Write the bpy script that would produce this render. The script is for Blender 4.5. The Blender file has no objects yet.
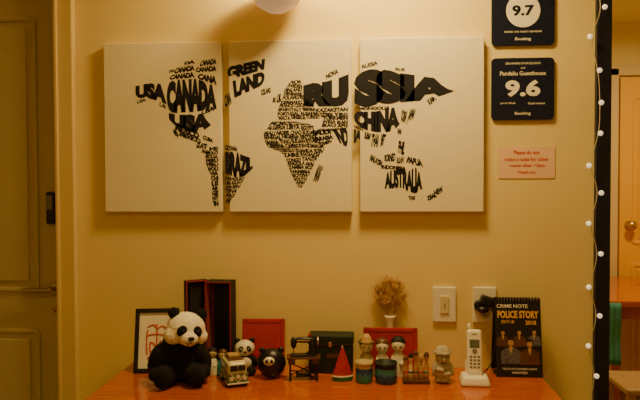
import bpy, bmesh, math, random
from mathutils import Vector, Matrix, Euler
random.seed(7)
S = bpy.context.scene
COL = S.collection
R = math.radians

# ------------------------------------------------------------------ materials
def mat(name, c, rough=.6, metal=0, emis=None, es=0, noise=0, nscale=20, bump=0, bscale=200, coat=0, trans=0, sheen=0):
    m = bpy.data.materials.new(name); m.use_nodes = True
    nt = m.node_tree; b = nt.nodes['Principled BSDF']
    b.inputs['Base Color'].default_value = (*c, 1)
    b.inputs['Roughness'].default_value = rough
    b.inputs['Metallic'].default_value = metal
    b.inputs['Coat Weight'].default_value = coat
    b.inputs['Transmission Weight'].default_value = trans
    b.inputs['Sheen Weight'].default_value = sheen
    if emis:
        b.inputs['Emission Color'].default_value = (*emis, 1)
        b.inputs['Emission Strength'].default_value = es
    tc = nt.nodes.new('ShaderNodeTexCoord')
    if noise:
        n = nt.nodes.new('ShaderNodeTexNoise'); n.inputs['Scale'].default_value = nscale
        n.inputs['Detail'].default_value = 4
        nt.links.new(tc.outputs['Object'], n.inputs['Vector'])
        r = nt.nodes.new('ShaderNodeValToRGB')
        r.color_ramp.elements[0].position = .3; r.color_ramp.elements[1].position = .7
        r.color_ramp.elements[0].color = (*[x*(1-noise) for x in c], 1)
        r.color_ramp.elements[1].color = (*[min(1, x*(1+noise)) for x in c], 1)
        nt.links.new(n.outputs['Fac'], r.inputs['Fac'])
        nt.links.new(r.outputs['Color'], b.inputs['Base Color'])
    if bump:
        n2 = nt.nodes.new('ShaderNodeTexNoise'); n2.inputs['Scale'].default_value = bscale
        n2.inputs['Detail'].default_value = 3
        nt.links.new(tc.outputs['Object'], n2.inputs['Vector'])
        bp = nt.nodes.new('ShaderNodeBump'); bp.inputs['Strength'].default_value = bump
        bp.inputs['Distance'].default_value = .002
        nt.links.new(n2.outputs['Fac'], bp.inputs['Height'])
        nt.links.new(bp.outputs['Normal'], b.inputs['Normal'])
    return m

def wood(name, c1, c2, rough=.35, axis='X', coat=.2, scale=9):
    m = mat(name, c1, rough, coat=coat); nt = m.node_tree; b = nt.nodes['Principled BSDF']
    tc = nt.nodes.new('ShaderNodeTexCoord'); mp = nt.nodes.new('ShaderNodeMapping')
    mp.inputs['Scale'].default_value = (1, 9, 9) if axis == 'X' else (9, 9, 1)
    n = nt.nodes.new('ShaderNodeTexNoise'); n.inputs['Scale'].default_value = scale
    n.inputs['Detail'].default_value = 8; n.inputs['Distortion'].default_value = .6
    r = nt.nodes.new('ShaderNodeValToRGB')
    r.color_ramp.elements[0].position = .35; r.color_ramp.elements[1].position = .68
    r.color_ramp.elements[0].color = (*c2, 1); r.color_ramp.elements[1].color = (*c1, 1)
    L = nt.links.new
    L(tc.outputs['Object'], mp.inputs[0]); L(mp.outputs[0], n.inputs['Vector']); L(n.outputs['Fac'], r.inputs['Fac'])
    L(r.outputs['Color'], b.inputs['Base Color'])
    return m

M = {}
M['wall'] = mat('wall_paint', (.82, .66, .27), .75, noise=.03, nscale=3, bump=.25, bscale=120)
M['ceil'] = mat('ceiling_paint', (.8, .70, .42), .85, noise=.02)
M['floor'] = wood('floor_wood', (.30, .17, .08), (.2, .1, .045), .4)
M['door'] = mat('door_paint', (.50, .44, .22), .5, noise=.03, nscale=4)
M['trim'] = mat('trim_paint', (.70, .54, .24), .5, noise=.03, nscale=4)
M['navy'] = mat('navy_post', (.008, .012, .03), .45, noise=.1)
M['desk'] = wood('desk_wood', (.56, .12, .008), (.42, .08, .005), .22, coat=.5)
M['canvas'] = mat('canvas_cloth', (.84, .76, .52), .85, noise=.015, nscale=8, bump=.35, bscale=900)
M['ink'] = mat('map_ink', (.004, .004, .010), .85)
M['black'] = mat('black_plastic', (.008, .008, .009), .35, noise=.1)
M['blackmat'] = mat('black_matte', (.006, .005, .005), .7, noise=.1)
M['furb'] = mat('black_fur', (.003, .003, .003), .95, noise=.3, nscale=90, bump=.7, bscale=350)
M['furw'] = mat('white_fur', (.84, .80, .64), .95, noise=.06, nscale=70, bump=.7, bscale=350)
M['white'] = mat('white_plastic', (.84, .82, .70), .35, noise=.02)
M['ceram'] = mat('white_ceramic', (.72, .68, .54), .25, noise=.03, coat=.3)
M['cream'] = mat('cream_paint', (.70, .62, .36), .35, noise=.03)
M['paper'] = mat('paper_white', (.82, .78, .62), .8, noise=.02)
M['pink'] = mat('pink_paper', (.85, .56, .36), .8, noise=.02)
M['redink'] = mat('red_ink', (.6, .03, .015), .7)
M['red'] = mat('red_lacquer', (.42, .012, .008), .4, noise=.12, nscale=15)
M['redcloth'] = mat('red_velvet', (.20, .007, .006), .8, noise=.15, nscale=30, sheen=.1)
M['orange'] = mat('orange_ink', (.62, .11, .02), .7)
M['gold'] = mat('gold_ink', (.80, .45, .06), .5)
M['green'] = mat('green_enamel', (.12, .24, .08), .35, noise=.08)
M['rind'] = mat('watermelon_rind', (.03, .2, .04), .4, noise=.35, nscale=60)
M['dkgreen'] = mat('dark_green_board', (.008, .020, .010), .6, noise=.2)
M['teal'] = mat('teal_paint', (.04, .24, .22), .4, noise=.15, nscale=30)
M['blue'] = mat('blue_paint', (.02, .07, .22), .4, noise=.2, nscale=40)
M['sand'] = mat('sand_paint', (.5, .38, .18), .6, noise=.1)
M['tan'] = wood('peg_wood', (.55, .36, .16), (.42, .25, .10), .5, 'Z')
M['brown'] = wood('brown_wood', (.13, .05, .02), (.08, .03, .012), .4)
M['coat'] = mat('printed_cloth', (.10, .09, .10), .7, noise=.5, nscale=120)
M['stone'] = mat('basalt', (.42, .40, .30), .85, noise=.25, nscale=120, bump=.6, bscale=300)
M['skin'] = mat('printed_skin', (.50, .28, .13), .7)
M['grey'] = mat('grey_plastic', (.2, .2, .18), .4)
M['screen'] = mat('lcd_screen', (.12, .15, .11), .2)
M['metal'] = mat('brushed_steel', (.5, .45, .36), .3, 1)
M['brass'] = mat('brass', (.6, .4, .13), .3, 1)
M['glassdk'] = mat('van_glass', (.02, .03, .035), .1)
M['rubber'] = mat('rubber', (.015, .015, .015), .8)
M['navyp'] = mat('plaque_navy', (.005, .010, .034), .35, noise=.05, coat=.1)
M['dried'] = mat('dried_flower', (.62, .38, .17), .9, noise=.25, nscale=60)
M['yellow'] = mat('yellow_door_paint', (.86, .46, .01), .45, noise=.05, nscale=3)
M['turq'] = mat('turquoise_fabric', (.06, .30, .24), .8, noise=.1)
M['frost'] = mat('frosted_glass', (.70, .50, .30), .5, emis=(1, .66, .34), es=.3)
M['lampon'] = mat('lamp_diffuser', (.9, .85, .7), .5, emis=(1, .75, .42), es=6)
M['bulb'] = mat('fairy_bulb', (.9, .85, .7), .3, emis=(1, .82, .52), es=.7)
M['cable'] = mat('white_cable', (.6, .52, .34), .5)

# ------------------------------------------------------------------ builders
def link(ob, parent=None):
    COL.objects.link(ob)
    if parent: ob.parent = parent
    return ob
def root(name, loc=(0, 0, 0), rz=0, rx=0):
    e = bpy.data.objects.new(name, None); e.empty_display_size = .05
    e.location = loc; e.rotation_euler = (R(rx), 0, R(rz)); return link(e)
def mk(name, bm, parent, m, loc=(0, 0, 0), rot=(0, 0, 0), smooth=False):
    me = bpy.data.meshes.new(name); bm.to_mesh(me); bm.free()
    if smooth:
        for p in me.polygons: p.use_smooth = True
    me.materials.append(m)
    ob = bpy.data.objects.new(name, me); ob.location = loc
    ob.rotation_euler = tuple(R(a) for a in rot)
    return link(ob, parent)
def box(parent, name, size, loc, m, bevel=0, rot=(0, 0, 0), seg=2):
    bm = bmesh.new(); bmesh.ops.create_cube(bm, size=1)
    bmesh.ops.scale(bm, vec=size, verts=bm.verts)
    if bevel: bmesh.ops.bevel(bm, geom=bm.edges[:], offset=bevel, segments=seg, affect='EDGES', profile=.5)
    return mk(name, bm, parent, m, loc, rot, smooth=False)
def ball(parent, name, rad, loc, m, rot=(0, 0, 0)):
    if not hasattr(rad, '__len__'): rad = (rad,)*3
    bm = bmesh.new(); bmesh.ops.create_uvsphere(bm, u_segments=24, v_segments=16, radius=1)
    bmesh.ops.scale(bm, vec=rad, verts=bm.verts)
    return mk(name, bm, parent, m, loc, rot, True)
def cyl(parent, name, r, h, loc, m, r2=None, rot=(0, 0, 0), seg=32):
    bm = bmesh.new()
    bmesh.ops.create_cone(bm, cap_ends=True, segments=seg, radius1=r, radius2=r if r2 is None else r2, depth=h)
    ob = mk(name, bm, parent, m, loc, rot)
    for p in ob.data.polygons: p.use_smooth = len(p.vertices) == 4
    return ob
def lathe(parent, name, prof, loc, m, seg=40, rot=(0, 0, 0), scale=(1, 1, 1)):
    bm = bmesh.new(); rings = []
    for r, z in prof:
        rings.append([bm.verts.new((max(r, 1e-5)*math.cos(2*math.pi*i/seg)*scale[0], max(r, 1e-5)*math.sin(2*math.pi*i/seg)*scale[1], z*scale[2])) for i in range(seg)])
    for a, b in zip(rings, rings[1:]):
        for i in range(seg):
            bm.faces.new((a[i], a[(i+1) % seg], b[(i+1) % seg], b[i]))
    bmesh.ops.remove_doubles(bm, verts=bm.verts, dist=2e-5)
    bmesh.ops.recalc_face_normals(bm, faces=bm.faces)
    return mk(name, bm, parent, m, loc, rot, True)
def tube(parent, name, paths, r, m, loc=(0, 0, 0), smooth=True):
    cu = bpy.data.curves.new(name, 'CURVE'); cu.dimensions = '3D'
    cu.bevel_depth = r; cu.bevel_resolution = 2; cu.resolution_u = 6
    for pts in paths:
        sp = cu.splines.new('NURBS' if smooth and len(pts) > 2 else 'POLY')
        sp.points.add(len(pts)-1)
        for p, q in zip(sp.points, pts): p.co = (*q, 1)
        if sp.type == 'NURBS': sp.order_u = 3; sp.use_endpoint_u = True
    cu.materials.append(m)
    ob = bpy.data.objects.new(name, cu); ob.location = loc
    return link(ob, parent)
def blob(parent, name, parts, m, voxel=.004, sm=6, fur=0):
    bm = bmesh.new()
    for rad, loc, rot in parts:
        mt = Matrix.Translation(loc) @ Euler([R(a) for a in rot]).to_matrix().to_4x4() @ Matrix.Diagonal((*rad, 1))
        bmesh.ops.create_uvsphere(bm, u_segments=20, v_segments=14, radius=1, matrix=mt)
    ob = mk(name, bm, parent, m, smooth=True)
    rm = ob.modifiers.new('remesh', 'REMESH'); rm.mode = 'VOXEL'; rm.voxel_size = voxel; rm.use_smooth_shade = True
    s = ob.modifiers.new('smooth', 'SMOOTH'); s.iterations = sm; s.factor = .5
    if fur:
        t = bpy.data.textures.new(name+'_tex', 'CLOUDS'); t.noise_scale = .006; t.noise_depth = 2
        d = ob.modifiers.new('fur', 'DISPLACE'); d.texture = t; d.strength = fur; d.mid_level = .5
    return ob

_g = {}
def glyph(text, bold=.02, space=.92, cuts=True):
    key = (text, bold, space)
    if key in _g: return _g[key]
    cu = bpy.data.curves.new('t', 'FONT'); cu.body = text; cu.offset = bold; cu.resolution_u = 3
    cu.space_character = space
    ob = bpy.data.objects.new('t', cu); COL.objects.link(ob)
    bpy.context.view_layer.update()
    dg = bpy.context.evaluated_depsgraph_get()
    me = bpy.data.meshes.new_from_object(ob.evaluated_get(dg))
    bm = bmesh.new(); bm.from_mesh(me)
    if cuts:
        ee = [e for e in bm.edges if e.calc_length() > .25]
        if ee: bmesh.ops.subdivide_edges(bm, edges=ee, cuts=2)
        bmesh.ops.triangulate(bm, faces=bm.faces[:])
    bm.verts.index_update()
    xs = [v.co.x for v in bm.verts]; ys = [v.co.y for v in bm.verts]
    x0, x1, y0, y1 = min(xs), max(xs), min(ys), max(ys)
    vs = [((v.co.x-x0)/(x1-x0), (v.co.y-y0)/(y1-y0)) for v in bm.verts]
    fs = [[v.index for v in f.verts] for f in bm.faces]
    bm.free(); bpy.data.objects.remove(ob); bpy.data.meshes.remove(me)
    _g[key] = (vs, fs); return _g[key]
class Print:
    """flat printed lettering: x,z in the plane of the sheet"""
    def __init__(s): s.v = []; s.f = []
    def word(s, text, fn, bold=.02, space=.92):
        vs, fs = glyph(text, bold, space); o = len(s.v)
        for u, v in vs: s.v.append(fn(u, v))
        for f in fs: s.f.append([i+o for i in f])
    def line(s, text, cx, cz, w, h, bold=.01):
        s.word(text, lambda u, v: (cx+(u-.5)*w, cz+(v-.5)*h), bold, 1.0)
    def poly(s, pts):
        o = len(s.v); s.v += pts; s.f.append([o+i for i in range(len(pts))])
    def disc(s, cx, cz, rx, rz, n=24):
        s.poly([(cx+rx*math.cos(2*math.pi*i/n), cz+rz*math.sin(2*math.pi*i/n)) for i in range(n)])
    def make(s, parent, name, m, y, off=(0, 0)):
        me = bpy.data.meshes.new(name)
        me.from_pydata([(x-off[0], y, z-off[1]) for x, z in s.v], [], s.f)
        me.materials.append(m)
        return link(bpy.data.objects.new(name, me), parent)

# ------------------------------------------------------------------ room shell
XL, XR, YB, YF, H = -2.1, 3.0, 2.3, -3.6, 2.5
box(None, 'floor', (XR-XL+.2, YB-YF+.2, .1), ((XL+XR)/2, (YB+YF)/2, -.05), M['floor'])
box(None, 'ceiling', (XR-XL+.2, YB-YF+.2, .1), ((XL+XR)/2, (YB+YF)/2, H+.05), M['ceil'])
def wallb(name, x0, x1, y0, y1, z0=0, z1=H, m=None):
    return box(None, name, (x1-x0, y1-y0, z1-z0), ((x0+x1)/2, (y0+y1)/2, (z0+z1)/2), m or M['wall'])
DX0, DX1 = -1.93, -1.075
wallb('wall_back', DX1, .765, 0, .1)
wallb('wall_back_over_door', DX0, DX1, 0, .1, 2.14, H)
wallb('wall_back_corner', XL, DX0, 0, .1)
wallb('wall_left', XL-.1, XL, YF, .1)
wallb('wall_right', XR, XR+.1, YF, YB)
wallb('wall_front', XL-.1, XR+.1, YF-.1, YF)
wallb('wall_hall_back', .6, XR+.1, YB, YB+.1)
wallb('wall_hall_side', .6, .7, .1, YB)
wallb('trim_1', .765, .812, -.02, .13, 0, H, M['navy'])
wallb('baseboard_back', -1.01, .76, -.012, 0, 0, .08, M['trim'])

# door frame trim
t = root('trim_2')
box(t, 'jamb_right', (.062, .03, 2.2), (-1.044, -.0155, 1.1), M['trim'], .004)
box(t, 'jamb_right_bead', (.012, .012, 2.2), (-1.07, -.036, 1.1), M['trim'], .003)
box(t, 'jamb_left', (.062, .03, 2.2), (-1.961, -.0155, 1.1), M['trim'], .004)
box(t, 'head', (.86, .03, .06), (-1.5, -.0155, 2.17), M['trim'], .004)
# left door
d = root('door_1', (-1.5025, .045, 1.07))
W, HH = .845, 2.125
box(d, 'slab', (W, .04, HH), (0, 0, 0), M['door'], .003)
def panel(parent, x0, x1, z0, z1, y, m, w=.016):
    cx, cz = (x0+x1)/2, (z0+z1)/2
    for nm, sz, lc in (('a', (x1-x0, .010, w), (cx, y, z0)), ('b', (x1-x0, .010, w), (cx, y, z1)),
                       ('c', (w, .010, z1-z0), (x0, y, cz)), ('d', (w, .010, z1-z0), (x1, y, cz))):
        box(parent, 'moulding_'+nm, sz, lc, m, .004)
    box(parent, 'raised_panel', (x1-x0-.06, .008, z1-z0-.06), (cx, y, cz), m, .0035)
panel(d, -.31, .325, -.02, .95, -.023, M['door'])
panel(d, -.31, .325, -.93, -.17, -.023, M['door'])
hx = .395
lathe(d, 'rosette', [(0, 0), (.026, 0), (.026, .006), (.02, .01), (0, .011)], (hx, -.02, -.016), M['metal'], rot=(90, 0, 0))
tube(d, 'lever', [[(hx, -.02, -.016), (hx, -.055, -.016), (hx-.02, -.062, -.016), (hx-.11, -.06, -.018)]], .0085, M['metal'])
lathe(d, 'key_cylinder', [(0, 0), (.012, 0), (.012, .005), (0, .006)], (hx, -.02, -.09), M['brass'], rot=(90, 0, 0))
box(d, 'lock_body', (.03, .024, .115), (.385, -.033, .275), M['black'], .006)
box(d, 'lock_keypad', (.02, .004, .05), (.385, -.046, .295), M['grey'], .001)

# far (yellow) door
d = root('door_2', (2.14, 2.275, 1.07))
box(d, 'slab', (.84, .04, 2.13), (0, 0, 0), M['yellow'], .003)
panel(d, -.33, .33, -.05, .93, -.023, M['yellow'], .02)
panel(d, -.33, .33, -.93, -.2, -.023, M['yellow'], .02)
lathe(d, 'knob', [(0, 0), (.03, 0), (.03, .006), (.012, .012), (.012, .035), (.026, .045), (.032, .06), (.024, .075), (0, .08)], (-.36, -.02, .07), M['brass'], rot=(90, 0, 0))
t = root('trim_3')
box(t, 'jamb_left', (.07, .03, 2.2), (1.68, 2.284, 1.1), M['trim'], .004)
box(t, 'jamb_right', (.07, .03, 2.2), (2.6, 2.284, 1.1), M['trim'], .004)
box(t, 'head', (.99, .03, .07), (2.14, 2.284, 2.185), M['trim'], .004)

# hall table + stool + towel
t = root('side_table', (1.75, 1.75, 0))
box(t, 'top', (.92, .92, .035), (0, 0, .78), M['desk'], .006)
for i, (a, b) in enumerate(((-1, -1), (1, -1), (1, 1), (-1, 1))):
    box(t, f'leg_{i+1}', (.045, .045, .763), (a*.40, b*.40, .3815), M['desk'], .004)
box(t, 'apron_front', (.8, .02, .07), (0, -.40, .727), M['desk'], .003)
box(t, 'apron_left', (.02, .8, .07), (-.40, 0, .727), M['desk'], .003)
t = root('wooden_stool', (1.38, 1.02, 0))
box(t, 'seat', (.32, .32, .03), (0, 0, .445), M['tan'], .01)
for i, (a, b) in enumerate(((-1, -1), (1, -1), (1, 1), (-1, 1))):
    box(t, f'leg_{i+1}', (.035, .035, .432), (a*.13, b*.13, .216), M['tan'], .004)
box(t, 'rung_1', (.26, .02, .02), (0, -.13, .18), M['tan'], .003); box(t, 'rung_2', (.26, .02, .02), (0, .13, .18), M['tan'], .003)
bm = bmesh.new(); rows_ = []
prof = [(1.281-.004*math.sin(j*.7), .79-.03*j) for j in range(12)]
for j, (yy, zz_) in enumerate(prof):
    rows_.append([bm.verts.new((1.295+.006*i, yy-.003*math.sin(i*1.4), zz_)) for i in range(11)])
for a, b in zip(rows_, rows_[1:]):
    for i in range(10): bm.faces.new((a[i], a[i+1], b[i+1], b[i]))
ob = mk('hanging_towel', bm, None, M['turq'], smooth=True)
sd = ob.modifiers.new('thick', 'SOLIDIFY'); sd.thickness = .002; sd.offset = 0

# ------------------------------------------------------------------ console table
TZ = .80
t = root('console_table', (-.124, -.225, 0))
bm = bmesh.new(); pts = []
hw, hd, rc = .696, .222, .05
for cx, cy, a0, rr in ((hw, -hd, -90, rc), (hw, hd, 0, .004), (-hw, hd, 90, .004), (-hw, -hd, 180, rc)):
    ox, oy = cx-math.copysign(rr, cx), cy-math.copysign(rr, cy)
    for i in range(7):
        a = R(a0+i*15); pts.append((ox+rr*math.cos(a), oy+rr*math.sin(a)))
f = bm.faces.new([bm.verts.new((x, y, TZ-.03)) for x, y in pts])
ex = bmesh.ops.extrude_face_region(bm, geom=[f])
bmesh.ops.translate(bm, vec=(0, 0, .03), verts=[v for v in ex['geom'] if isinstance(v, bmesh.types.BMVert)])
bmesh.ops.recalc_face_normals(bm, faces=bm.faces)
top = mk('tabletop', bm, t, M['desk'])
b = top.modifiers.new('bev', 'BEVEL'); b.width = .003; b.segments = 2
for i, (a, c) in enumerate(((-1, -1), (1, -1), (1, 1), (-1, 1))):
    box(t, f'leg_{i+1}', (.05, .05, .77), (a*.63, c*.17, .385), M['desk'], .004)
box(t, 'apron_front', (1.24, .02, .12), (0, -.17, .71), M['desk'], .003)
box(t, 'apron_back', (1.24, .02, .12), (0, .17, .71), M['desk'], .003)
for i in range(2):
    box(t, f'drawer_{i+1}', (.56, .016, .09), (-.3+.6*i, -.186, .71), M['desk'], .004)
    ball(t, f'drawer_knob_{i+1}', .014, (-.3+.6*i, -.202, .71), M['brass'])

# ------------------------------------------------------------------ world map on three canvases
AX = lambda m: -.902+(m-105)*.003423
AZ = lambda n: 1.916-(n-40)*.003395
def quad(bl, br, tr, tl):
    def fn(u, v):
        x = (1-u)*(1-v)*bl[0]+u*(1-v)*br[0]+u*v*tr[0]+(1-u)*v*tl[0]
        y = (1-u)*(1-v)*bl[1]+u*(1-v)*br[1]+u*v*tr[1]+(1-u)*v*tl[1]
        return AX(x), AZ(y)
    return fn
def lerp_tab(tab, k, col):
    if k <= tab[0][0]: return tab[0][col]
    for a, b in zip(tab, tab[1:]):
        if k <= b[0]:
            q = (k-a[0])/(b[0]-a[0]); return a[col]*(1-q)+b[col]*q
    return tab[-1][col]
SB = .056   # weight of the small lettering
def rowfill(P, tab, rows, bold=SB):
    for y0, y1, text in rows:
        words = text.split(' '); tot = sum(len(w) for w in words)+.3*(len(words)-1); acc = 0
        for w in words:
            u0, u1 = acc/tot, (acc+len(w))/tot; acc += len(w)+.3
            jy = random.uniform(-.6, .6) if len(words) > 1 else 0
            tilt = random.uniform(-.8, .8)
            def fn(u, v, y0=y0, y1=y1, u0=u0, u1=u1, jy=jy, tilt=tilt):
                y = y1+(y0-y1)*v+jy+tilt*(u-.5); l = lerp_tab(tab, y, 1); r = lerp_tab(tab, y, 2)
                return AX(l+(r-l)*(u0+(u1-u0)*u)), AZ(y)
            P.word(w, fn, bold, .95)
def colfill(P, tab, x0, x1, text, bold=.045, va=0, vb=1):
    def fn(u, v):
        x = x0+(x1-x0)*u; t = lerp_tab(tab, x, 1); b = lerp_tab(tab, x, 2)
        vv = va+(vb-va)*v
        return AX(x), AZ(b+(t-b)*vv)
    P.word(text, fn, bold, .93)

P1, P2, P3 = Print(), Print(), Print()
# --- north america
colfill(P1, [(137, 84, 96), (150, 81, 96), (160, 81, 99), (170, 83, 103)], 138, 170, 'USA', .075)
P1.word('USA', quad((139, 102), (149, 99), (148, 96), (140, 98)), .04)
P1.word('US', quad((162, 104), (169, 107), (169, 104), (163, 100)), .04)
colfill(P1, [(169, 80, 110), (180, 78, 112), (190, 77, 111), (200, 77, 111), (210, 80, 109), (221, 86, 108)], 170, 221, 'CANADA', .085)
for tx, q in (('CANADA', ((172, 78), (199, 76), (198, 70), (175, 73))), ('CANADA', ((177, 72), (199, 69), (198, 63), (180, 66))),
              ('CANADA', ((200, 71), (221, 70), (221, 64), (200, 66))), ('CANADA', ((203, 65), (221, 63), (221, 57), (206, 59))),
              ('CANA', ((201, 77), (221, 84), (221, 75), (203, 72))), ('DA', ((188, 63), (199, 62), (199, 58), (189, 60))), ('CAN', ((172, 71), (178, 70), (178, 67), (173, 68)))):
    P1.word(tx, quad(*q), .07)
colfill(P1, [(171, 111, 119), (180, 113, 125), (190, 113, 130), (200, 113, 132), (207, 112, 130), (215, 110, 124)], 172, 215, 'USA', .09)
P1.word('USA', quad((205, 114), (219, 109), (218, 104), (206, 110)), .06)
for tx, q in (('MEXICO', ((178, 129), (203, 138), (203, 132), (179, 122))), ('MEXICO', ((183, 135), (205, 143), (204, 138), (183, 130))),
              ('MEX', ((176, 131), (181, 137), (183, 134), (177, 127))),
              ('CUBA', ((206, 138), (217, 142), (217, 138), (207, 134))), ('GUATE', ((199, 147), (210, 148), (211, 143), (201, 141))),
              ('PANAMA', ((205, 152), (214, 154), (214, 150), (206, 148)))):
    P1.word(tx, quad(*q), .065)
sa1 = [(145, 214, 222), (150, 210, 222), (156, 209, 222), (164, 210, 222), (172, 213, 222), (180, 215, 222), (190, 215, 222), (200, 216, 222), (207, 218, 222)]
rowfill(P1, sa1, [(146, 150, 'VE'), (150.4, 154, 'COLO'), (154.3, 157.7, 'ECUA'), (158, 162, 'PERU'), (162.3, 166, 'PERU'), (166.3, 170.2, 'BOLI'), (170.5, 175.2, 'VIA'), (175.5, 180.2, 'CHI'), (180.5, 185.2, 'LE'), (185.5, 190.2, 'AR'), (190.5, 195.2, 'GE'), (195.5, 200.2, 'NT'), (200.5, 206, 'IN')], .065)
# --- second canvas
P2.word('CAN', quad((229, 107), (236, 103), (234, 91), (229, 94)), .06)
P2.word('GREEN', quad((233, 79), (269, 69), (270, 58), (231, 66)), .08)
P2.word('LAND', quad((239, 97), (269, 84), (270, 70), (237, 80)), .08)
P2.word('ICELAND', quad((266, 95), (276, 92), (275, 87), (266, 89)), .05)
P2.word('GUYANA', quad((229, 149.5), (242, 151), (241, 146), (229, 144)), .06)
colfill(P2, [(229, 151, 173), (240, 151, 177), (248, 155, 176), (257, 158, 168)], 229, 257, 'BRAZIL', .08)
sb = [(172, 229, 252), (180, 229, 248), (186, 229, 244), (194, 229, 239), (204, 229, 233)]
rowfill(P2, sb, [(176.5, 180.2, 'PARAGUAY'), (180.5, 184.2, 'URUGUAY'), (184.5, 188.2, 'ARGEN'), (188.5, 192.7, 'TINA'), (193, 197.2, 'ARG'), (197.5, 203, 'AR')])
eu = [(79, 298, 306), (84, 293, 307), (90, 289, 307), (96, 288, 308), (101, 286, 314), (108, 283, 320), (114, 282, 324), (121, 284, 326)]
rowfill(P2, eu, [(80, 83.7, 'NOR'), (83.9, 87.6, 'SWEDEN'), (87.8, 91.6, 'FINLAND'), (91.8, 95.6, 'DENMARK'), (95.8, 99.7, 'POLAND BY'), (99.9, 103.6, 'GERMANY UA'),
                 (103.8, 107.4, 'FRANCE CZECH ROM'), (107.6, 111.2, 'SPAIN ITALY SERBIA'), (111.4, 115, 'PORTUGAL ALBANIA'), (115.2, 119.2, 'MALTA GREECE TURKEY')])
P2.word('UK', quad((281, 103), (287, 102), (286, 93), (282, 94)), .07); P2.word('IE', quad((277, 102), (280.5, 102), (280.5, 97), (278, 97)), .05)
af = [(121, 277, 300), (125, 273, 318), (134, 268, 321), (141, 269, 324), (147, 273, 329), (151, 284, 328), (158, 290, 322), (166, 292, 318), (174, 296, 314), (181, 299, 310), (188, 303, 306)]
rowfill(P2, af, [(121, 125.1, 'MOROCCO'), (125.3, 129.8, 'ALGERIA LIBYA EGYPT'), (130, 134.4, 'MALI NIGER CHAD SUDAN'), (134.6, 139, 'SENEGAL NIGERIA ERITREA'), (139.2, 143.6, 'GHANA TOGO SUDAN ETHIO'),
                 (143.8, 148.2, 'LIBERIA CAMEROON SOMALIA'), (148.4, 152.6, 'CONGO UGANDA KEN'), (152.8, 157, 'ZAIRE RWANDA'), (157.2, 161.2, 'CONGO TANZA'),
                 (161.4, 165.4, 'ANGOLA MAL'), (165.6, 169.4, 'ZAMBIA MOZ'), (169.6, 173.2, 'NAMIBIA'), (173.4, 177.2, 'BOTSW'), (177.4, 180.9, 'SOUTH'), (181, 184.2, 'AFRI'), (184.4, 187.5, 'CA')])
P2.word('MADAG', quad((317, 181), (322, 182), (328, 166), (323, 164)), .06)
ru = [(306, 86, 106), (318, 83, 107), (330, 82, 107), (345, 78, 107), (355, 74, 108), (370, 71, 108), (385, 69, 106), (400, 74, 104), (415, 76, 103), (430, 79, 102), (445, 81, 97), (456, 84, 93)]
colfill(P2, ru, 308, 353, 'RU', .10)
P2.word('NOVA', quad((331, 80), (343, 74), (342, 69), (330, 75)), .05)
ka = [(106, 322, 352), (112, 320, 352), (118, 327, 352), (122, 327, 352), (128, 326, 352), (132, 318, 338), (140, 319, 336), (147, 324, 334)]
rowfill(P2, ka, [(108, 112.2, 'KAZAKSTAN'), (112.4, 116.2, 'UZBEK KIRG'), (116.4, 120.2, 'TURKMEN'), (120.4, 124.2, 'SYRIA IRAN'), (124.4, 128.1, 'IRAQ AFG'), (128.3, 131.7, 'KUWAIT')])
P2.word('SAUDI', quad((318, 136), (336, 134), (334, 129.5), (316, 130)), .07)
P2.word('ARABIA', quad((321, 141.5), (338, 139), (337, 134.5), (319, 137)), .065)
P2.word('YEMEN', quad((324, 147), (336, 142.5), (336, 139.5), (322, 142.5)), .055)
P2.word('IND', quad((344, 143), (352, 148), (352, 127), (337, 130)), .07)
# --- third canvas
colfill(P3, ru, 358, 456, 'SSIA', .09)
P3.word('RUSSIA', quad((366, 70), (382, 66), (381, 62), (366, 66)), .04)
P3.word('RUS', quad((398, 72), (408, 73), (408, 70), (399, 69)), .04)
P3.word('KAM', quad((432, 107), (439, 101), (434, 98), (429, 101)), .05)
P3.word('MONGOLIA', quad((364, 110.7), (393, 110.7), (394, 106.8), (362, 108)), .05)
colfill(P3, [(358, 111, 124), (368, 112, 130), (380, 112, 133), (390, 109, 133), (397, 108, 132), (403, 112, 125)], 358, 403, 'CHINA', .09)
P3.word('KOREA', quad((404, 122), (408, 124), (411, 113), (405, 110)), .06)
P3.word('JAPAN', quad((409, 126), (415, 123), (419, 110), (413, 110)), .06)
P3.word('NEPAL', quad((358, 128), (368, 132), (368, 129.5), (358, 125)), .05)
for tx, q in (('IA', ((358, 144), (364, 139), (367, 132), (358, 129))), ('BURMA', ((368, 139), (373, 141), (376, 134), (369, 132))), ('THAI', ((374, 146), (381, 148), (383, 135), (376, 134))),
              ('VIET', ((383, 148), (387, 145), (390, 135), (385, 134))), ('MALAYSIA', ((373, 161), (385, 167), (387, 162), (375, 154))),
              ('INDONESIA', ((385, 169), (409, 171), (409, 167), (385, 165))), ('BORNEO', ((388, 162), (398, 162), (399, 153), (388, 155))), ('TAIWAN', ((400, 134), (404, 136), (405, 130), (401, 129))),
              ('PHIL', ((401, 153), (407, 156), (409, 143), (402, 141))), ('SULAW', ((400, 164), (407, 164), (407, 157), (400, 158))),
              ('PAPUA', ((409, 163), (426, 168), (424, 160), (411, 157)))):
    P3.word(tx, quad(*q), .065)
colfill(P3, [(388, 174, 189), (396, 170, 189), (405, 169, 188), (412, 171, 192), (418, 167, 194), (425, 177, 189)], 388, 425, 'AUSTRALIA', .07)
P3.word('TAS', quad((412, 200), (418, 200), (418, 196), (411, 196)), .06)
P3.word('NEW', quad((437, 196), (446, 192), (444, 186), (436, 191)), .06)
P3.word('ZEAL', quad((430, 201), (439, 197), (437, 192), (429, 197)), .06)
cz = (1.332+1.916)/2
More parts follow.
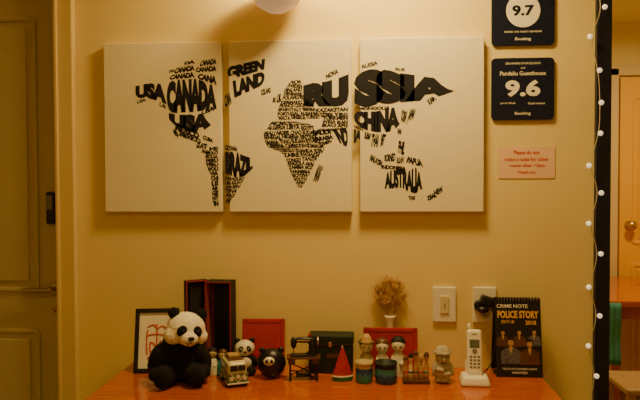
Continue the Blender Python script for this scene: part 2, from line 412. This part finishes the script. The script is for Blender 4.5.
for x0, x1, P in ((-.902, -.489, P1), (-.464, -.043, P2), (-.016, .397, P3)):
    cx = (x0+x1)/2
    c = root('world_map_canvas', (cx, 0, cz))
    box(c, 'stretched_canvas', (x1-x0, .028, 1.916-1.332), (0, -.0155, 0), M['canvas'], .003, seg=3)
    P.make(c, 'map_lettering', M['ink'], -.0301, (cx, cz))

# ------------------------------------------------------------------ plaques and note
def plaque(z, kind):
    p = root('award_plaque', (.5275, 0, z))
    bm = bmesh.new(); w, rr = .103, .014; pts = []
    for cx, cz_, a0 in ((w, -w, -90), (w, w, 0), (-w, w, 90), (-w, -w, 180)):
        ox, oz = cx-math.copysign(rr, cx), cz_-math.copysign(rr, cz_)
        for i in range(7):
            a = R(a0+i*15); pts.append((ox+rr*math.cos(a), oz+rr*math.sin(a)))
    f = bm.faces.new([bm.verts.new((x, -.002, z_)) for x, z_ in pts])
    ex = bmesh.ops.extrude_face_region(bm, geom=[f])
    bmesh.ops.translate(bm, vec=(0, -.008, 0), verts=[v for v in ex['geom'] if isinstance(v, bmesh.types.BMVert)])
    bmesh.ops.recalc_face_normals(bm, faces=bm.faces)
    mk('board', bm, p, M['navyp'])
    Q = Print()
    Q.line('Booking', 0, -.083, .052, .013, .015)
    if kind == 1:
        D = Print(); D.disc(0, .012, .056, .056, 40); D.make(p, 'score_disc', M['paper'], -.0104)
        N = Print(); N.line('9.7', 0, .012, .072, .036, .04); N.make(p, 'score', M['navyp'], -.0108)
        Q.line('BASED ON GUEST REVIEWS', 0, -.058, .12, .006)
    else:
        Q.line('2016 AWARD OF EXCELLENCE', 0, .085, .115, .007)
        Q.line('and', 0, .07, .014, .006)
        Q.line('Pandaliu Guesthouse', 0, .052, .15, .014, .012)
        Q.line('9.6', 0, .002, .115, .056, .04)
        Q.line('Jordi Moll', -.05, -.048, .05, .008); Q.line('Guest reviews', .045, -.048, .055, .008)
    Q.make(p, 'lettering', M['paper'], -.0106)
plaque(1.991, 1); plaque(1.743, 2)
n = root('paper_notice', (.543, 0, 1.497))
box(n, 'sheet', (.187, .0015, .106), (0, -.0015, 0), M['pink'])
Q = Print()
for i, (tx, w) in enumerate((('Please do not', .085), ('make a noise for other', .145), ('guests after 10pm', .12), ('Thank you', .06))):
    Q.line(tx, 0, .034-.0225*i, w, .0125, .02)
Q.make(n, 'lettering', M['redink'], -.0028)

# ------------------------------------------------------------------ switch, outlet
s = root('light_switch', (.270, 0, 1.016))
box(s, 'plate', (.078, .009, .12), (0, -.0055, 0), M['white'], .003)
box(s, 'rocker', (.03, .006, .06), (0, -.0115, 0), M['cream'], .002)
box(s, 'indicator', (.004, .002, .012), (0, -.0155, 0), M['grey'])
s = root('wall_outlet', (.405, 0, 1.016))
box(s, 'plate', (.078, .009, .12), (0, -.0055, 0), M['white'], .003)
lathe(s, 'socket_ring', [(.0, .002), (.018, .002), (.02, .005), (.022, .0)], (0, -.010, -.02), M['cream'], rot=(90, 0, 0))
s = root('power_adapter', (.398, 0, 1.02))
box(s, 'body', (.05, .035, .034), (.012, -.031, .012), M['black'], .007, rot=(0, 18, 0))
cyl(s, 'plug', .017, .03, (-.014, -.027, -.004), M['black'], rot=(90, 0, 0))
ball(s, 'clip', (.02, .014, .012), (-.006, -.05, -.012), M['black'])
tube(s, 'cord', [[(.02, -.045, -.0), (.045, -.06, -.02), (.040, -.06, -.09), (.028, -.065, -.16), (.010, -.075, -.200), (-.012, -.10, -.208)]], .0022, M['black'])

# ------------------------------------------------------------------ framed picture
f = root('picture_frame', (-.697, -.125, TZ), rz=8, rx=-14)
w, h = .145, .212
for nm, sz, lc in (('rail_bottom', (w, .014, .014), (0, 0, .0075)), ('rail_top', (w, .014, .014), (0, 0, h-.007)),
                   ('stile_left', (.014, .014, h), (-w/2+.007, 0, h/2)), ('stile_right', (.014, .014, h), (w/2-.007, 0, h/2))):
    box(f, nm, sz, lc, M['black'], .002)
box(f, 'mat_board', (w-.02, .004, h-.02), (0, .002, h/2), M['paper'])
tube(f, 'drawing', [[(-.03, 0, .15), (-.01, 0, .165), (.0, 0, .14), (.02, 0, .16), (.035, 0, .14)],
                    [(-.035, 0, .12), (0, 0, .135), (.035, 0, .118)], [(-.02, 0, .10), (-.025, 0, .07), (.0, 0, .06), (-.005, 0, .1), (-.02, 0, .10)],
                    [(.012, 0, .105), (.03, 0, .09), (.02, 0, .06), (.01, 0, .08), (.012, 0, .105)], [(0, 0, .16), (.002, 0, .1), (0, 0, .045)],
                    [(-.03, 0, .05), (0, 0, .045), (.03, 0, .05)], [(-.03, 0, .14), (-.035, 0, .1), (-.03, 0, .06)], [(.033, 0, .13), (.037, 0, .1), (.035, 0, .06)]],
     .0024, M['orange'], loc=(0, -.001, 0))
box(f, 'easel_back', (.05, .003, .17), (0, .028, .088), M['blackmat'], rot=(14, 0, 0))

# ------------------------------------------------------------------ panda plush
p = root('panda_plush', (-.592, -.200, TZ+.003), rz=16)
blob(p, 'body', [((.072, .062, .078), (0, .0, .074), (0, 0, 0)), ((.055, .05, .04), (0, 0, .12), (0, 0, 0)),
                 ((.030, .028, .058), (-.066, -.025, .075), (12, 18, 0)), ((.030, .028, .058), (.066, -.025, .075), (12, -18, 0)),
                 ((.024, .024, .022), (-.072, -.048, .034), (0, 0, 0)), ((.024, .024, .022), (.072, -.048, .034), (0, 0, 0)),
                 ((.034, .055, .031), (-.042, -.052, .032), (0, 0, -16)), ((.034, .055, .031), (.042, -.052, .032), (0, 0, 16)),
                 ((.027, .02, .034), (-.052, -.092, .035), (0, 0, 0)), ((.027, .02, .034), (.052, -.092, .035), (0, 0, 0)),
                 ((.07, .06, .03), (0, .005, .031), (0, 0, 0))], M['furb'], .0035, 4, .005)
hd = bpy.data.objects.new('head', None); hd.location = (.020, -.022, .168); hd.rotation_euler = (R(6), R(8), R(14)); link(hd, p)
blob(hd, 'skull', [((.062, .055, .052), (0, 0, 0), (0, 0, 0)), ((.030, .026, .023), (0, -.05, -.017), (0, 0, 0)),
                   ((.03, .03, .028), (-.040, -.012, -.020), (0, 0, 0)), ((.03, .03, .028), (.040, -.012, -.020), (0, 0, 0))], M['furw'], .0035, 4, .004)
for sx in (-1, 1):
    blob(hd, 'ear', [((.019, .011, .019), (sx*.045, .004, .047), (0, 0, 0))], M['furb'], .003, 2, .003)
    ball(hd, 'eye_patch', (.0145, .008, .018), (sx*.025, -.0485, .006), M['furb'], (-8, sx*-28, sx*22))
    ball(hd, 'eye', .0045, (sx*.0235, -.0570, .009), M['black'])
ball(hd, 'nose', (.010, .006, .007), (0, -.077, -.009), M['black'])
tube(hd, 'mouth', [[(-.012, -.070, -.026), (-.005, -.0755, -.028), (0, -.0765, -.018), (.005, -.0755, -.028), (.012, -.070, -.026)]], .0013, M['black'])

# ------------------------------------------------------------------ open gift box
g = root('gift_box', (-.515, -.062, TZ+.0005))
def shell(parent, tag, w, dp, hh, loc, rz, mo, mi, mf):
    e = bpy.data.objects.new(tag, None); e.location = loc; e.rotation_euler = (0, 0, R(rz)); link(e, parent)
    box(e, tag+'_back', (w, .004, hh), (0, dp/2, hh/2), mo, .001)
    box(e, tag+'_left', (.004, dp, hh), (-w/2+.002, 0, hh/2), mo, .001)
    box(e, tag+'_right', (.004, dp, hh), (w/2-.002, 0, hh/2), mo, .001)
    box(e, tag+'_top', (w, dp, .004), (0, 0, hh-.002), mo, .001)
    box(e, tag+'_bottom', (w, dp, .004), (0, 0, .002), mo, .001)
    box(e, tag+'_lining', (w-.01, .003, hh-.01), (0, dp/2-.004, hh/2), mi)
    box(e, tag+'_lining_l', (.002, dp-.004, hh-.01), (-w/2+.005, 0, hh/2), mi)
    box(e, tag+'_lining_r', (.002, dp-.004, hh-.01), (w/2-.005, 0, hh/2), mi)
    box(e, tag+'_panel', (w-.034, .003, hh-.03), (0, dp/2-.009, hh/2), mf)
    for s_ in (-1, 1): box(e, tag+'_rim', (.003, .003, hh), (s_*(w/2-.002), -dp/2, hh/2), M['red'])
    box(e, tag+'_rim_top', (w, .003, .003), (0, -dp/2, hh-.002), M['red'])
    return e
shell(g, 'tray', .09, .06, .30, (.025, 0, 0), -4, M['blackmat'], M['redcloth'], M['blackmat'])
shell(g, 'lid', .078, .022, .305, (-.052, -.024, 0), 34, M['blackmat'], M['blackmat'], M['blackmat'])

# ------------------------------------------------------------------ small figures
def mini_panda(name, loc, s, rz=0):
    p = root(name, loc, rz)
    blob(p, 'body', [((.30*s, .26*s, .32*s), (0, 0, .32*s), (0, 0, 0)), ((.11*s, .12*s, .2*s), (-.28*s, -.08*s, .38*s), (20, 25, 0)), ((.11*s, .12*s, .2*s), (.28*s, -.08*s, .38*s), (20, -25, 0)),
                     ((.14*s, .2*s, .13*s), (-.18*s, -.2*s, .13*s), (0, 0, 0)), ((.14*s, .2*s, .13*s), (.18*s, -.2*s, .13*s), (0, 0, 0))], M['furb'], .035*s, 3)
    ball(p, 'belly', (.2*s, .1*s, .18*s), (0, -.2*s, .36*s), M['ceram'])
    ball(p, 'head', (.30*s, .26*s, .25*s), (0, -.03*s, .76*s), M['ceram'])
    for sx in (-1, 1):
        ball(p, 'ear', (.095*s, .05*s, .095*s), (sx*.21*s, 0, .97*s), M['black'])
        ball(p, 'eye_patch', (.07*s, .04*s, .09*s), (sx*.11*s, -.255*s, .79*s), M['black'], (0, sx*-25, 0))
        ball(p, 'eye', .02*s, (sx*.105*s, -.295*s, .80*s), M['ceram'])
    ball(p, 'nose', (.04*s, .03*s, .03*s), (0, -.29*s, .70*s), M['black'])
    return p
def doll(name, loc, s, robe, hair, rz=0, skin='skin', hat=None, wide=1.0):
    p = root(name, loc, rz)
    lathe(p, 'robe', [(0, 0), (.26*s*wide, 0), (.27*s*wide, .04*s), (.22*s*wide, .3*s), (.16*s*wide, .55*s), (.08*s, .62*s), (0, .63*s)], (0, 0, 0), M[robe])
    for sx in (-1, 1):
        tube(p, 'arm', [[(sx*.13*s*wide, 0, .52*s), (sx*.23*s*wide, -.05*s, .38*s), (sx*.05*s, -.2*s, .34*s)]], .045*s, M[robe])
    ball(p, 'head', (.17*s, .16*s, .18*s), (0, 0, .77*s), M[skin])
    ball(p, 'hair', (.182*s, .17*s, .155*s), (0, .035*s, .84*s), M[hair])
    for sx in (-1, 1): ball(p, 'eye', .022*s, (sx*.06*s, -.152*s, .76*s), M['black'])
    ball(p, 'nose', .02*s, (0, -.165*s, .73*s), M[skin])
    if hat: lathe(p, 'hat', [(0, .2*s), (.07*s, .19*s), (.13*s, .1*s), (.14*s, .03*s), (.22*s, 0), (0, 0)], (0, 0, .88*s), M[hat])
    return p
doll('kokeshi_doll', (-.503, -.130, TZ), .09, 'ceram', 'blackmat', 10, 'sand')
doll('monk_figurine', (-.469, -.130, TZ), .085, 'teal', 'brown', -8, 'sand')

# ------------------------------------------------------------------ toy minibus
v = root('toy_minibus', (-.415, -.205, TZ), rz=24)
L_, W_ = .118, .066
box(v, 'lower_body', (W_, L_, .030), (0, 0, .027), M['green'], .008, seg=3)
box(v, 'upper_body', (W_-.006, L_-.008, .042), (0, .002, .054), M['cream'], .011, seg=3)
box(v, 'roof_rack', (W_-.02, L_-.05, .003), (0, .008, .0765), M['brown'], .001)
box(v, 'luggage', (W_-.03, .035, .010), (0, .015, .082), M['tan'], .003)
box(v, 'belt_trim', (W_+.001, L_+.001, .002), (0, 0, .040), M['metal'], .0005)
for sx in (-1, 1):
    box(v, 'windscreen', (.023, .002, .018), (sx*.0125, -.0556, .058), M['glassdk'], .0008)
    box(v, 'rear_window', (.023, .002, .016), (sx*.0125, .0592, .058), M['glassdk'], .0008)
    cyl(v, 'headlamp', .0065, .004, (sx*.021, -.0595, .028), M['ceram'], rot=(90, 0, 0))
    for k in range(4): box(v, 'side_window', (.002, .019, .017), (sx*.0298, -.033+.025*k, .058), M['glassdk'], .0008)
    for sy in (-1, 1):
        cyl(v, 'wheel', .0135, .010, (sx*.029, sy*.036, .0136), M['rubber'], rot=(0, 90, 0))
        cyl(v, 'hubcap', .007, .0015, (sx*.0346, sy*.036, .0136), M['ceram'], rot=(0, 90, 0))
tube(v, 'nose_v', [[(-.022, -.0598, .041), (0, -.0604, .016), (.022, -.0598, .041)]], .0013, M['cream'], smooth=False)
cyl(v, 'badge', .0065, .002, (0, -.0605, .033), M['ceram'], rot=(90, 0, 0))
box(v, 'bumper', (W_+.004, .005, .005), (0, -.061, .0125), M['ceram'], .0015)
box(v, 'rear_bumper', (W_+.004, .005, .005), (0, .061, .0125), M['ceram'], .0015)

# ------------------------------------------------------------------ red boxes
def redframe(name, loc, w, h, rz, rx, inner):
    f = root(name, loc, rz, rx)
    for nm, sz, lc in (('rail_bottom', (w, .016, .014), (0, 0, .008)), ('rail_top', (w, .016, .014), (0, 0, h-.007)),
                       ('stile_left', (.014, .016, h), (-w/2+.007, 0, h/2)), ('stile_right', (.014, .016, h), (w/2-.007, 0, h/2))):
        box(f, nm, sz, lc, M['red'], .002)
    box(f, 'picture', (w-.022, .004, h-.022), (0, -.004, h/2), inner)
    return f
f = redframe('red_gift_case', (-.345, -.060, TZ), .145, .168, 3, -9, M['red'])
mini_panda('panda_figurine', (-.398, -.114, TZ), .112, 12)
b = root('panda_coin_bank', (-.303, -.150, TZ), rz=6)
blob(b, 'body', [((.047, .038, .047), (0, 0, .048), (0, 0, 0)), ((.036, .034, .02), (0, 0, .022), (0, 0, 0))], M['black'], .003, 4)
for sx in (-1, 1):
    ball(b, 'ear', (.010, .007, .010), (sx*.030, 0, .089), M['black'])
ball(b, 'face', (.019, .012, .015), (-.006, -.030, .060), M['ceram'])
for sx in (-1, 1): ball(b, 'eye_patch', (.005, .004, .006), (-.006+sx*.008, -.0405, .062), M['black'])
ball(b, 'nose', .0025, (-.006, -.0425, .055), M['black'])

# ------------------------------------------------------------------ miniature treadle sewing machine
s = root('miniature_sewing_machine', (-.197, -.165, TZ), rz=5)
box(s, 'table_top', (.108, .052, .006), (0, 0, .073), M['brown'], .0015)
box(s, 'drawer_left', (.022, .044, .016), (-.038, 0, .062), M['brown'], .001)
box(s, 'drawer_right', (.022, .044, .016), (.038, 0, .062), M['brown'], .001)
for sx in (-1, 1):
    x = sx*.043
    tube(s, 'iron_leg', [[(x, -.022, .07), (x, -.008, .035), (x, -.024, .003)], [(x, .022, .07), (x, .008, .035), (x, .024, .003)],
                         [(x, -.026, .0026), (x, 0, .006), (x, .026, .0026)], [(x, -.012, .035), (x, 0, .03), (x, .012, .035)]], .0026, M['black'])
box(s, 'treadle', (.05, .03, .003), (0, 0, .014), M['black'], .001, rot=(10, 0, 0))
tube(s, 'stretcher', [[(-.043, .0, .028), (0, .01, .02), (.043, 0, .028)], [(-.043, .01, .05), (.043, .01, .01)], [(-.043, .01, .01), (.043, .01, .05)]], .002, M['black'])
lathe(s, 'treadle_wheel', [(.018, -.001), (.021, -.001), (.021, .001), (.018, .001), (.018, -.001)], (.036, 0, .036), M['black'], rot=(0, 90, 0))
box(s, 'machine_base', (.085, .03, .006), (0, 0, .079), M['black'], .002)
blob(s, 'machine_arm', [((.012, .011, .030), (.028, 0, .103), (0, 0, 0)), ((.040, .009, .010), (0, 0, .127), (0, 0, 0)), ((.01, .010, .02), (-.032, 0, .118), (0, 0, 0)), ((.018, .011, .008), (.026, 0, .084), (0, 0, 0))], M['black'], .0022, 3)
cyl(s, 'needle_bar', .0018, .03, (-.032, 0, .096), M['metal'])
lathe(s, 'hand_wheel', [(0, -.003), (.012, -.003), (.015, -.002), (.015, .002), (.012, .003), (0, .003)], (.046, 0, .122), M['metal'], rot=(0, 90, 0))
cyl(s, 'spool', .004, .012, (.02, 0, .142), M['red'])
tube(s, 'gold_band', [[(-.02, -.0095, .127), (.02, -.0095, .127)]], .0009, M['gold'])

# ------------------------------------------------------------------ dark green storage box
f = root('dark_green_box', (-.113, -.068, TZ), rz=-2)
box(f, 'box_body', (.145, .07, .098), (0, 0, .0495), M['dkgreen'], .003)
box(f, 'lid', (.150, .075, .028), (0, 0, .112), M['dkgreen'], .003)
box(f, 'lid_band', (.1505, .0755, .002), (0, 0, .0985), M['brown'])
box(f, 'label', (.045, .001, .014), (.01, -.0356, .06), M['brown'])
box(f, 'clasp', (.010, .004, .016), (0, -.038, .098), M['brass'], .001)

# ------------------------------------------------------------------ watermelon wedge
s = root('watermelon_slice_ornament', (-.072, -.168, TZ), rz=8)
def cone_part(nm, r0, z0, r1, z1, m, flat=.55):
    bm = bmesh.new(); bmesh.ops.create_cone(bm, cap_ends=True, segments=36, radius1=r0, radius2=r1, depth=z1-z0)
    bmesh.ops.scale(bm, vec=(1, flat, 1), verts=bm.verts)
    return mk(nm, bm, s, m, (0, 0, (z0+z1)/2), smooth=False)
cone_part('rind', .032, 0, .0345, .014, M['rind'])
cone_part('pith', .0345, .014, .032, .019, M['ceram'])
cone_part('flesh', .032, .019, .003, .105, M['red'])
cone_part('tip', .003, .105, .0005, .113, M['ceram'])
for i, (x, z) in enumerate(((-.012, .035), (.008, .04), (-.003, .055), (.006, .07), (-.006, .074), (.0, .033))):
    rr = .032-(z-.019)*.337
    yy = -.55*math.sqrt(max(1e-6, rr*rr-x*x))
    ball(s, f'seed_{i+1}', (.0014, .001, .0024), (x, yy, z), M['black'])

# ------------------------------------------------------------------ painted pots, figurines, red box
def pot(name, loc, r, h, a, b_, c_):
    p = root(name, loc)
    lathe(p, 'base_band', [(0, 0), (r*.86, 0), (r*.95, h*.04), (r, h*.2), (r, h*.4)], (0, 0, 0), M[a])
    lathe(p, 'middle_band', [(r, h*.4), (r*1.0, h*.72)], (0, 0, 0), M[b_])
    lathe(p, 'rim', [(r, h*.72), (r*.98, h*.86), (r*1.04, h*.9), (r*1.04, h), (r*.86, h), (r*.86, h*.8), (0, h*.8)], (0, 0, 0), M[c_])
    for i in range(9):
        a_ = i*2*math.pi/9
        ball(p, 'painted_hill', (r*.24, r*.24, h*.12), (r*.80*math.cos(a_), r*.80*math.sin(a_), h*.42), M[a])
pot('painted_pot', (-.003, -.182, TZ), .027, .066, 'teal', 'blue', 'sand')
pot('glazed_cup', (.066, -.182, TZ), .034, .066, 'blue', 'teal', 'dkgreen')
doll('farmer_figurine', (.004, -.117, TZ), .128, 'sand', 'blackmat', 5, 'ceram', 'tan', .8)
doll('bride_figurine', (.056, -.115, TZ), .126, 'ceram', 'brown', 0, 'ceram', None, .75)
doll('groom_figurine', (.108, -.115, TZ), .132, 'ceram', 'blackmat', -6, 'ceram', None, .8)
f = redframe('red_gift_frame', (.085, -.066, TZ), .18, .145, 0, -6, M['red'])

# ------------------------------------------------------------------ vase with dried flowers
v = root('dried_flower_vase', (.085, -.022, TZ))
lathe(v, 'vase', [(0, 0), (.014, 0), (.019, .02), (.020, .07), (.016, .12), (.012, .15), (.018, .172), (.020, .182), (.017, .18), (.010, .15), (0, .14)], (0, 0, 0), M['ceram'])
paths = []; tips = []
for i in range(230):
    a = random.uniform(0, 2*math.pi); el = random.uniform(-.55, 1.0); rr = random.uniform(.3, 1)**.5
    cx = math.cos(a)*math.cos(el*1.5)*.064*rr - .002
    cy = math.sin(a)*math.cos(el*1.5)*.016*rr
    czz = .252+math.sin(el*1.5)*.056*rr
    mid = (cx*.35+random.uniform(-.01, .01), cy*.4, .212+random.uniform(-.01, .012))
    paths.append([(random.uniform(-.006, .006), random.uniform(-.006, .006), .155), mid, (cx, cy, czz)])
    for k in range(3):
        e = (cx+random.uniform(-.014, .014), max(-.018, min(.018, cy+random.uniform(-.008, .008))), czz+random.uniform(-.012, .014))
        paths.append([(cx*.85, cy*.85, .21+(czz-.21)*.85), ((cx+e[0])/2+random.uniform(-.004, .004), (cy+e[1])/2, (czz+e[2])/2), e]); tips.append(e)
tube(v, 'stems', paths, .0005, M['dried'])
bm = bmesh.new()
for e in tips: bmesh.ops.create_icosphere(bm, subdivisions=1, radius=random.uniform(.0012, .0024), matrix=Matrix.Translation(e))
mk('florets', bm, v, M['dried'], smooth=True)

# ------------------------------------------------------------------ peg people in a tray
s = root('peg_doll_set', (.160, -.182, TZ), rz=3)
box(s, 'tray', (.084, .034, .012), (0, 0, .0062), M['brown'], .002)
for i in range(5):
    x = -.033+.0165*i; h = (.083, .092, .1, .088, .096)[i]; m = ('tan', 'cream', 'tan', 'sand', 'tan')[i]
    lathe(s, f'peg_{i+1}', [(0, .012), (.0075, .012), (.008, .03), (.006, h*.62), (.0045, h*.7), (.0045, h*.72), (.0075, h*.8), (.008, h*.88), (.005, h*.97), (0, h)], (x, 0, 0), M[m], 20)
    cyl(s, f'sash_{i+1}', .0079, .006, (x, 0, .035), M[('red', 'blue', 'brown', 'red', 'teal')[i]], seg=20)
    lathe(s, f'cap_{i+1}', [(0, h+.004), (.005, h+.001), (.0085, h*.9), (.0083, h*.88)], (x, 0, 0), M[('brown', 'blackmat', 'brown', 'tan', 'brown')[i]], 20)

# ------------------------------------------------------------------ stone grandfather
s = root('stone_grandfather_statue', (.244, -.172, TZ), rz=4)
blob(s, 'figure', [((.028, .022, .035), (0, 0, .034), (0, 0, 0)), ((.029, .022, .022), (0, 0, .05), (0, 0, 0)), ((.023, .021, .024), (0, -.002, .08), (0, 0, 0)),
                   ((.008, .010, .024), (-.026, -.006, .045), (0, 15, 0)), ((.008, .010, .024), (.026, -.006, .045), (0, -15, 0)),
                   ((.014, .008, .006), (-.010, -.021, .045), (0, 12, 0)), ((.014, .008, .006), (.010, -.021, .032), (0, -12, 0)),
                   ((.006, .008, .009), (0, -.022, .077), (0, 0, 0)), ((.026, .021, .010), (0, 0, .0095), (0, 0, 0))], M['stone'], .0022, 2)
lathe(s, 'hat', [(0, 0), (.029, 0), (.03, .004), (.022, .007), (.021, .014), (.014, .021), (0, .024)], (0, 0, .093), M['stone'])
for sx in (-1, 1):
    ball(s, 'eye', (.0055, .003, .0055), (sx*.009, -.0215, .084), M['stone'])
    ball(s, 'pupil', (.002, .0015, .002), (sx*.009, -.0242, .084), M['black'])
tube(s, 'mouth', [[(-.008, -.0205, .067), (0, -.0225, .066), (.008, -.0205, .067)]], .0012, M['blackmat'])

# ------------------------------------------------------------------ cordless phone
s = root('cordless_phone', (.343, -.178, TZ), rz=-4)
bm = bmesh.new(); bmesh.ops.create_cube(bm, size=1); bmesh.ops.scale(bm, vec=(.094, .085, .03), verts=bm.verts)
for q in bm.verts:
    if q.co.z > 0: q.co.x *= .82; q.co.y *= .8
bmesh.ops.bevel(bm, geom=bm.edges[:], offset=.009, segments=4, affect='EDGES', profile=.5)
mk('cradle_base', bm, s, M['white'], (0, 0, .0152), smooth=True)
box(s, 'cradle_back', (.056, .022, .05), (0, .018, .045), M['white'], .008, rot=(-10, 0, 0), seg=3)
h_ = bpy.data.objects.new('handset', None); h_.location = (0, -.004, .026); h_.rotation_euler = (R(-12), 0, 0); link(h_, s)
box(h_, 'handset_body', (.047, .024, .142), (0, 0, .071), M['white'], .009, seg=4)
box(h_, 'display', (.031, .002, .026), (0, -.0122, .098), M['screen'], .0008)
box(h_, 'earpiece', (.016, .002, .003), (0, -.0122, .127), M['grey'], .0008)
cyl(h_, 'nav_key', .008, .002, (0, -.0125, .075), M['grey'], rot=(90, 0, 0))
for i in range(12):
    box(h_, f'key_{i+1}', (.0085, .002, .006), (-.012+.012*(i % 3), -.0125, .058-.0105*(i//3)), M['grey'], .0008)
cyl(h_, 'antenna', .005, .022, (-.015, .003, .150), M['white'], r2=.004)

# ------------------------------------------------------------------ desk calendar
c = root('desk_calendar', (.4995, -.105, TZ+.0005), rz=0)
w, h = .147, .252
fr = bpy.data.objects.new('front_leaf', None); fr.rotation_euler = (R(-9), 0, 0); link(fr, c)
box(fr, 'cover', (w, .003, h), (0, 0, h/2), M['blackmat'], .0008)
box(c, 'back_leaf', (w, .002, h), (0, .079-.003, h/2-.001), M['blackmat'], rot=(9, 0, 0))
box(c, 'base_card', (w, .07, .002), (0, .038, .002), M['blackmat'])
P = Print(); P.line('POLICE STORY', 0, .2, .132, .024, .04); P.line('2017.18', -.034, .176, .042, .010, .02)
P.line('2018', .04, .174, .034, .014, .035)
P.make(fr, 'title', M['gold'], -.0022)
P = Print(); P.line('CRIME NOTE', -.018, .227, .10, .012, .02); P.line('THE LOCAL POLICE DEPARTMENT CALENDAR', 0, .026, .11, .006, .01)
P.line('WANTED', 0, .014, .05, .007, .02); P.make(fr, 'small_print', M['paper'], -.0022)
layers = []
for k, (x, z, sc) in enumerate([(-.050, .133, .85), (.050, .136, .85), (.002, .134, .9), (-.026, .098, 1.35), (.034, .094, 1.3)]):
    A_, B_, C_, D_ = Print(), Print(), Print(), Print()
    A_.poly([(x-.024*sc, z-.042*sc), (x+.024*sc, z-.042*sc), (x+.023*sc, z-.012*sc), (x+.007*sc, z-.002*sc), (x-.007*sc, z-.002*sc), (x-.023*sc, z-.012*sc)])
    B_.disc(x, z+.009*sc, .0068*sc, .0098*sc)
    B_.poly([(x-.003*sc, z-.006*sc), (x+.003*sc, z-.006*sc), (x+.003*sc, z+.004*sc), (x-.003*sc, z+.004*sc)])
    C_.poly([(x-.0078*sc, z+.008*sc), (x-.005*sc, z+.014*sc), (x+.004*sc, z+.015*sc), (x+.0078*sc, z+.008*sc), (x+.008*sc, z+.018*sc), (x, z+.022*sc), (x-.008*sc, z+.018*sc)])
    C_.disc(x-.0027*sc, z+.010*sc, .0011*sc, .0008*sc, 8); C_.disc(x+.0027*sc, z+.010*sc, .0011*sc, .0008*sc, 8)
    D_.poly([(x-.004*sc, z-.003*sc), (x+.004*sc, z-.003*sc), (x, z-.02*sc)])
    o = -.0003*k
    A_.make(fr, 'printed_coat', M['coat' if k % 2 else 'brown'], -.0018+o); D_.make(fr, 'printed_shirt', M['sand'], -.00185+o)
    B_.make(fr, 'printed_face', M['skin'], -.0019+o); C_.make(fr, 'printed_hair', M['blackmat'], -.00195+o)
rings = []
for i in range(14):
    x = -w/2+.012+i*(w-.024)/13
    rings.append([(x, .039+.007*math.cos(a), h-.006+.007*math.sin(a)) for a in [2*math.pi*k/10 for k in range(11)]])
tube(c, 'wire_binding', rings, .0009, M['metal'], smooth=False)

# ------------------------------------------------------------------ fairy lights
fl = root('fairy_lights', (.765, -.03, 0))
zz = [2.42, 2.30, 2.18, 2.10, 2.0, 1.905, 1.795, 1.69, 1.59, 1.485, 1.395, 1.295, 1.195, 1.085, .99, .89, .79, .69, .58]
xx = [.01, -.02, .012, -.022, .014, -.030, .000, .006, .004, -.030, .008, -.030, .008, -.028, .006, -.028, -.002, -.022, .01]
path = [(x, -.004, z) for x, z in zip(xx, zz)]
tube(fl, 'cord', [path], .0013, M['cable'])
bm = bmesh.new()
for x, y, z in path: bmesh.ops.create_uvsphere(bm, u_segments=14, v_segments=10, radius=.0085, matrix=Matrix.Translation((x*1.05, y-.010, z)))
mk('bulbs', bm, fl, M['bulb'], smooth=True)

# ------------------------------------------------------------------ lamps
w_ = root('wall_sconce', (-.285, 0, 2.045))
lathe(w_, 'backplate', [(0, 0), (.045, 0), (.045, .01), (.03, .018), (0, .02)], (0, -.001, .06), M['brass'], rot=(90, 0, 0))
tube(w_, 'arm', [[(0, -.015, .06), (0, -.06, .05), (0, -.10, .0), (0, -.10, -.01)]], .006, M['brass'])
lathe(w_, 'glass_shade', [(0, -.07), (.03, -.066), (.065, -.045), (.09, -.005), (.103, .035), (.099, .035), (.086, -.003), (.062, -.041), (0, -.064)], (0, -.115, .01), M['frost'])
w_ = root('added_ceiling_lamp', (.05, -.45, H))  # out-of-view fixture, added to go with the wall-wash light below
lathe(w_, 'housing', [(0, -.001), (.16, -.001), (.165, -.02), (.15, -.03), (0, -.03)], (0, 0, 0), M['metal'])
lathe(w_, 'diffuser', [(0, -.07), (.08, -.062), (.13, -.045), (.148, -.03), (0, -.03)], (0, 0, 0), M['lampon'])
w_ = root('hall_ceiling_lamp', (1.7, 1.1, H))
lathe(w_, 'diffuser', [(0, -.06), (.1, -.05), (.14, -.02), (.145, -.001), (0, -.001)], (0, 0, 0), M['lampon'])

def light(name, typ, loc, e, c, size=.2, rot=(0, 0, 0)):
    l = bpy.data.lights.new(name, typ); l.energy = e; l.color = c
    if typ == 'AREA': l.shape = 'DISK'; l.size = size
    else: l.shadow_soft_size = size
    o = bpy.data.objects.new(name, l); o.location = loc; o.rotation_euler = tuple(R(a) for a in rot); return link(o)
WARM = (1, .68, .24)
light('added_ceiling_light', 'AREA', (.05, -.45, 2.42), 19, WARM, .28, (0, 0, 0))  # added above the view for the wall gradient and canvas shadows
light('sconce_light', 'POINT', (-.285, -.12, 2.15), 4.5, (1, .69, .26), .05)
light('room_fill', 'AREA', (-.2, -2.3, 2.44), 10, WARM, .5)  # added fill from behind the camera, has no fixture
light('hall_light', 'AREA', (1.7, 1.1, 2.42), 22, (1, .74, .34), .28)

wd = bpy.data.worlds.new('World'); S.world = wd; wd.use_nodes = True
wd.node_tree.nodes['Background'].inputs[0].default_value = (1, .8, .5, 1)
wd.node_tree.nodes['Background'].inputs[1].default_value = .05

# ------------------------------------------------------------------ camera
cam = bpy.data.cameras.new('Camera'); cam.lens = 36; cam.sensor_width = 36; cam.clip_start = .02
co = bpy.data.objects.new('Camera', cam); link(co)
mt = Matrix.Rotation(R(4.0), 4, 'Z') @ Matrix.Rotation(R(88.5), 4, 'X') @ Matrix.Rotation(R(-.2), 4, 'Z')
co.matrix_world = Matrix.Translation((0, -2.2, 1.43)) @ mt
S.camera = co
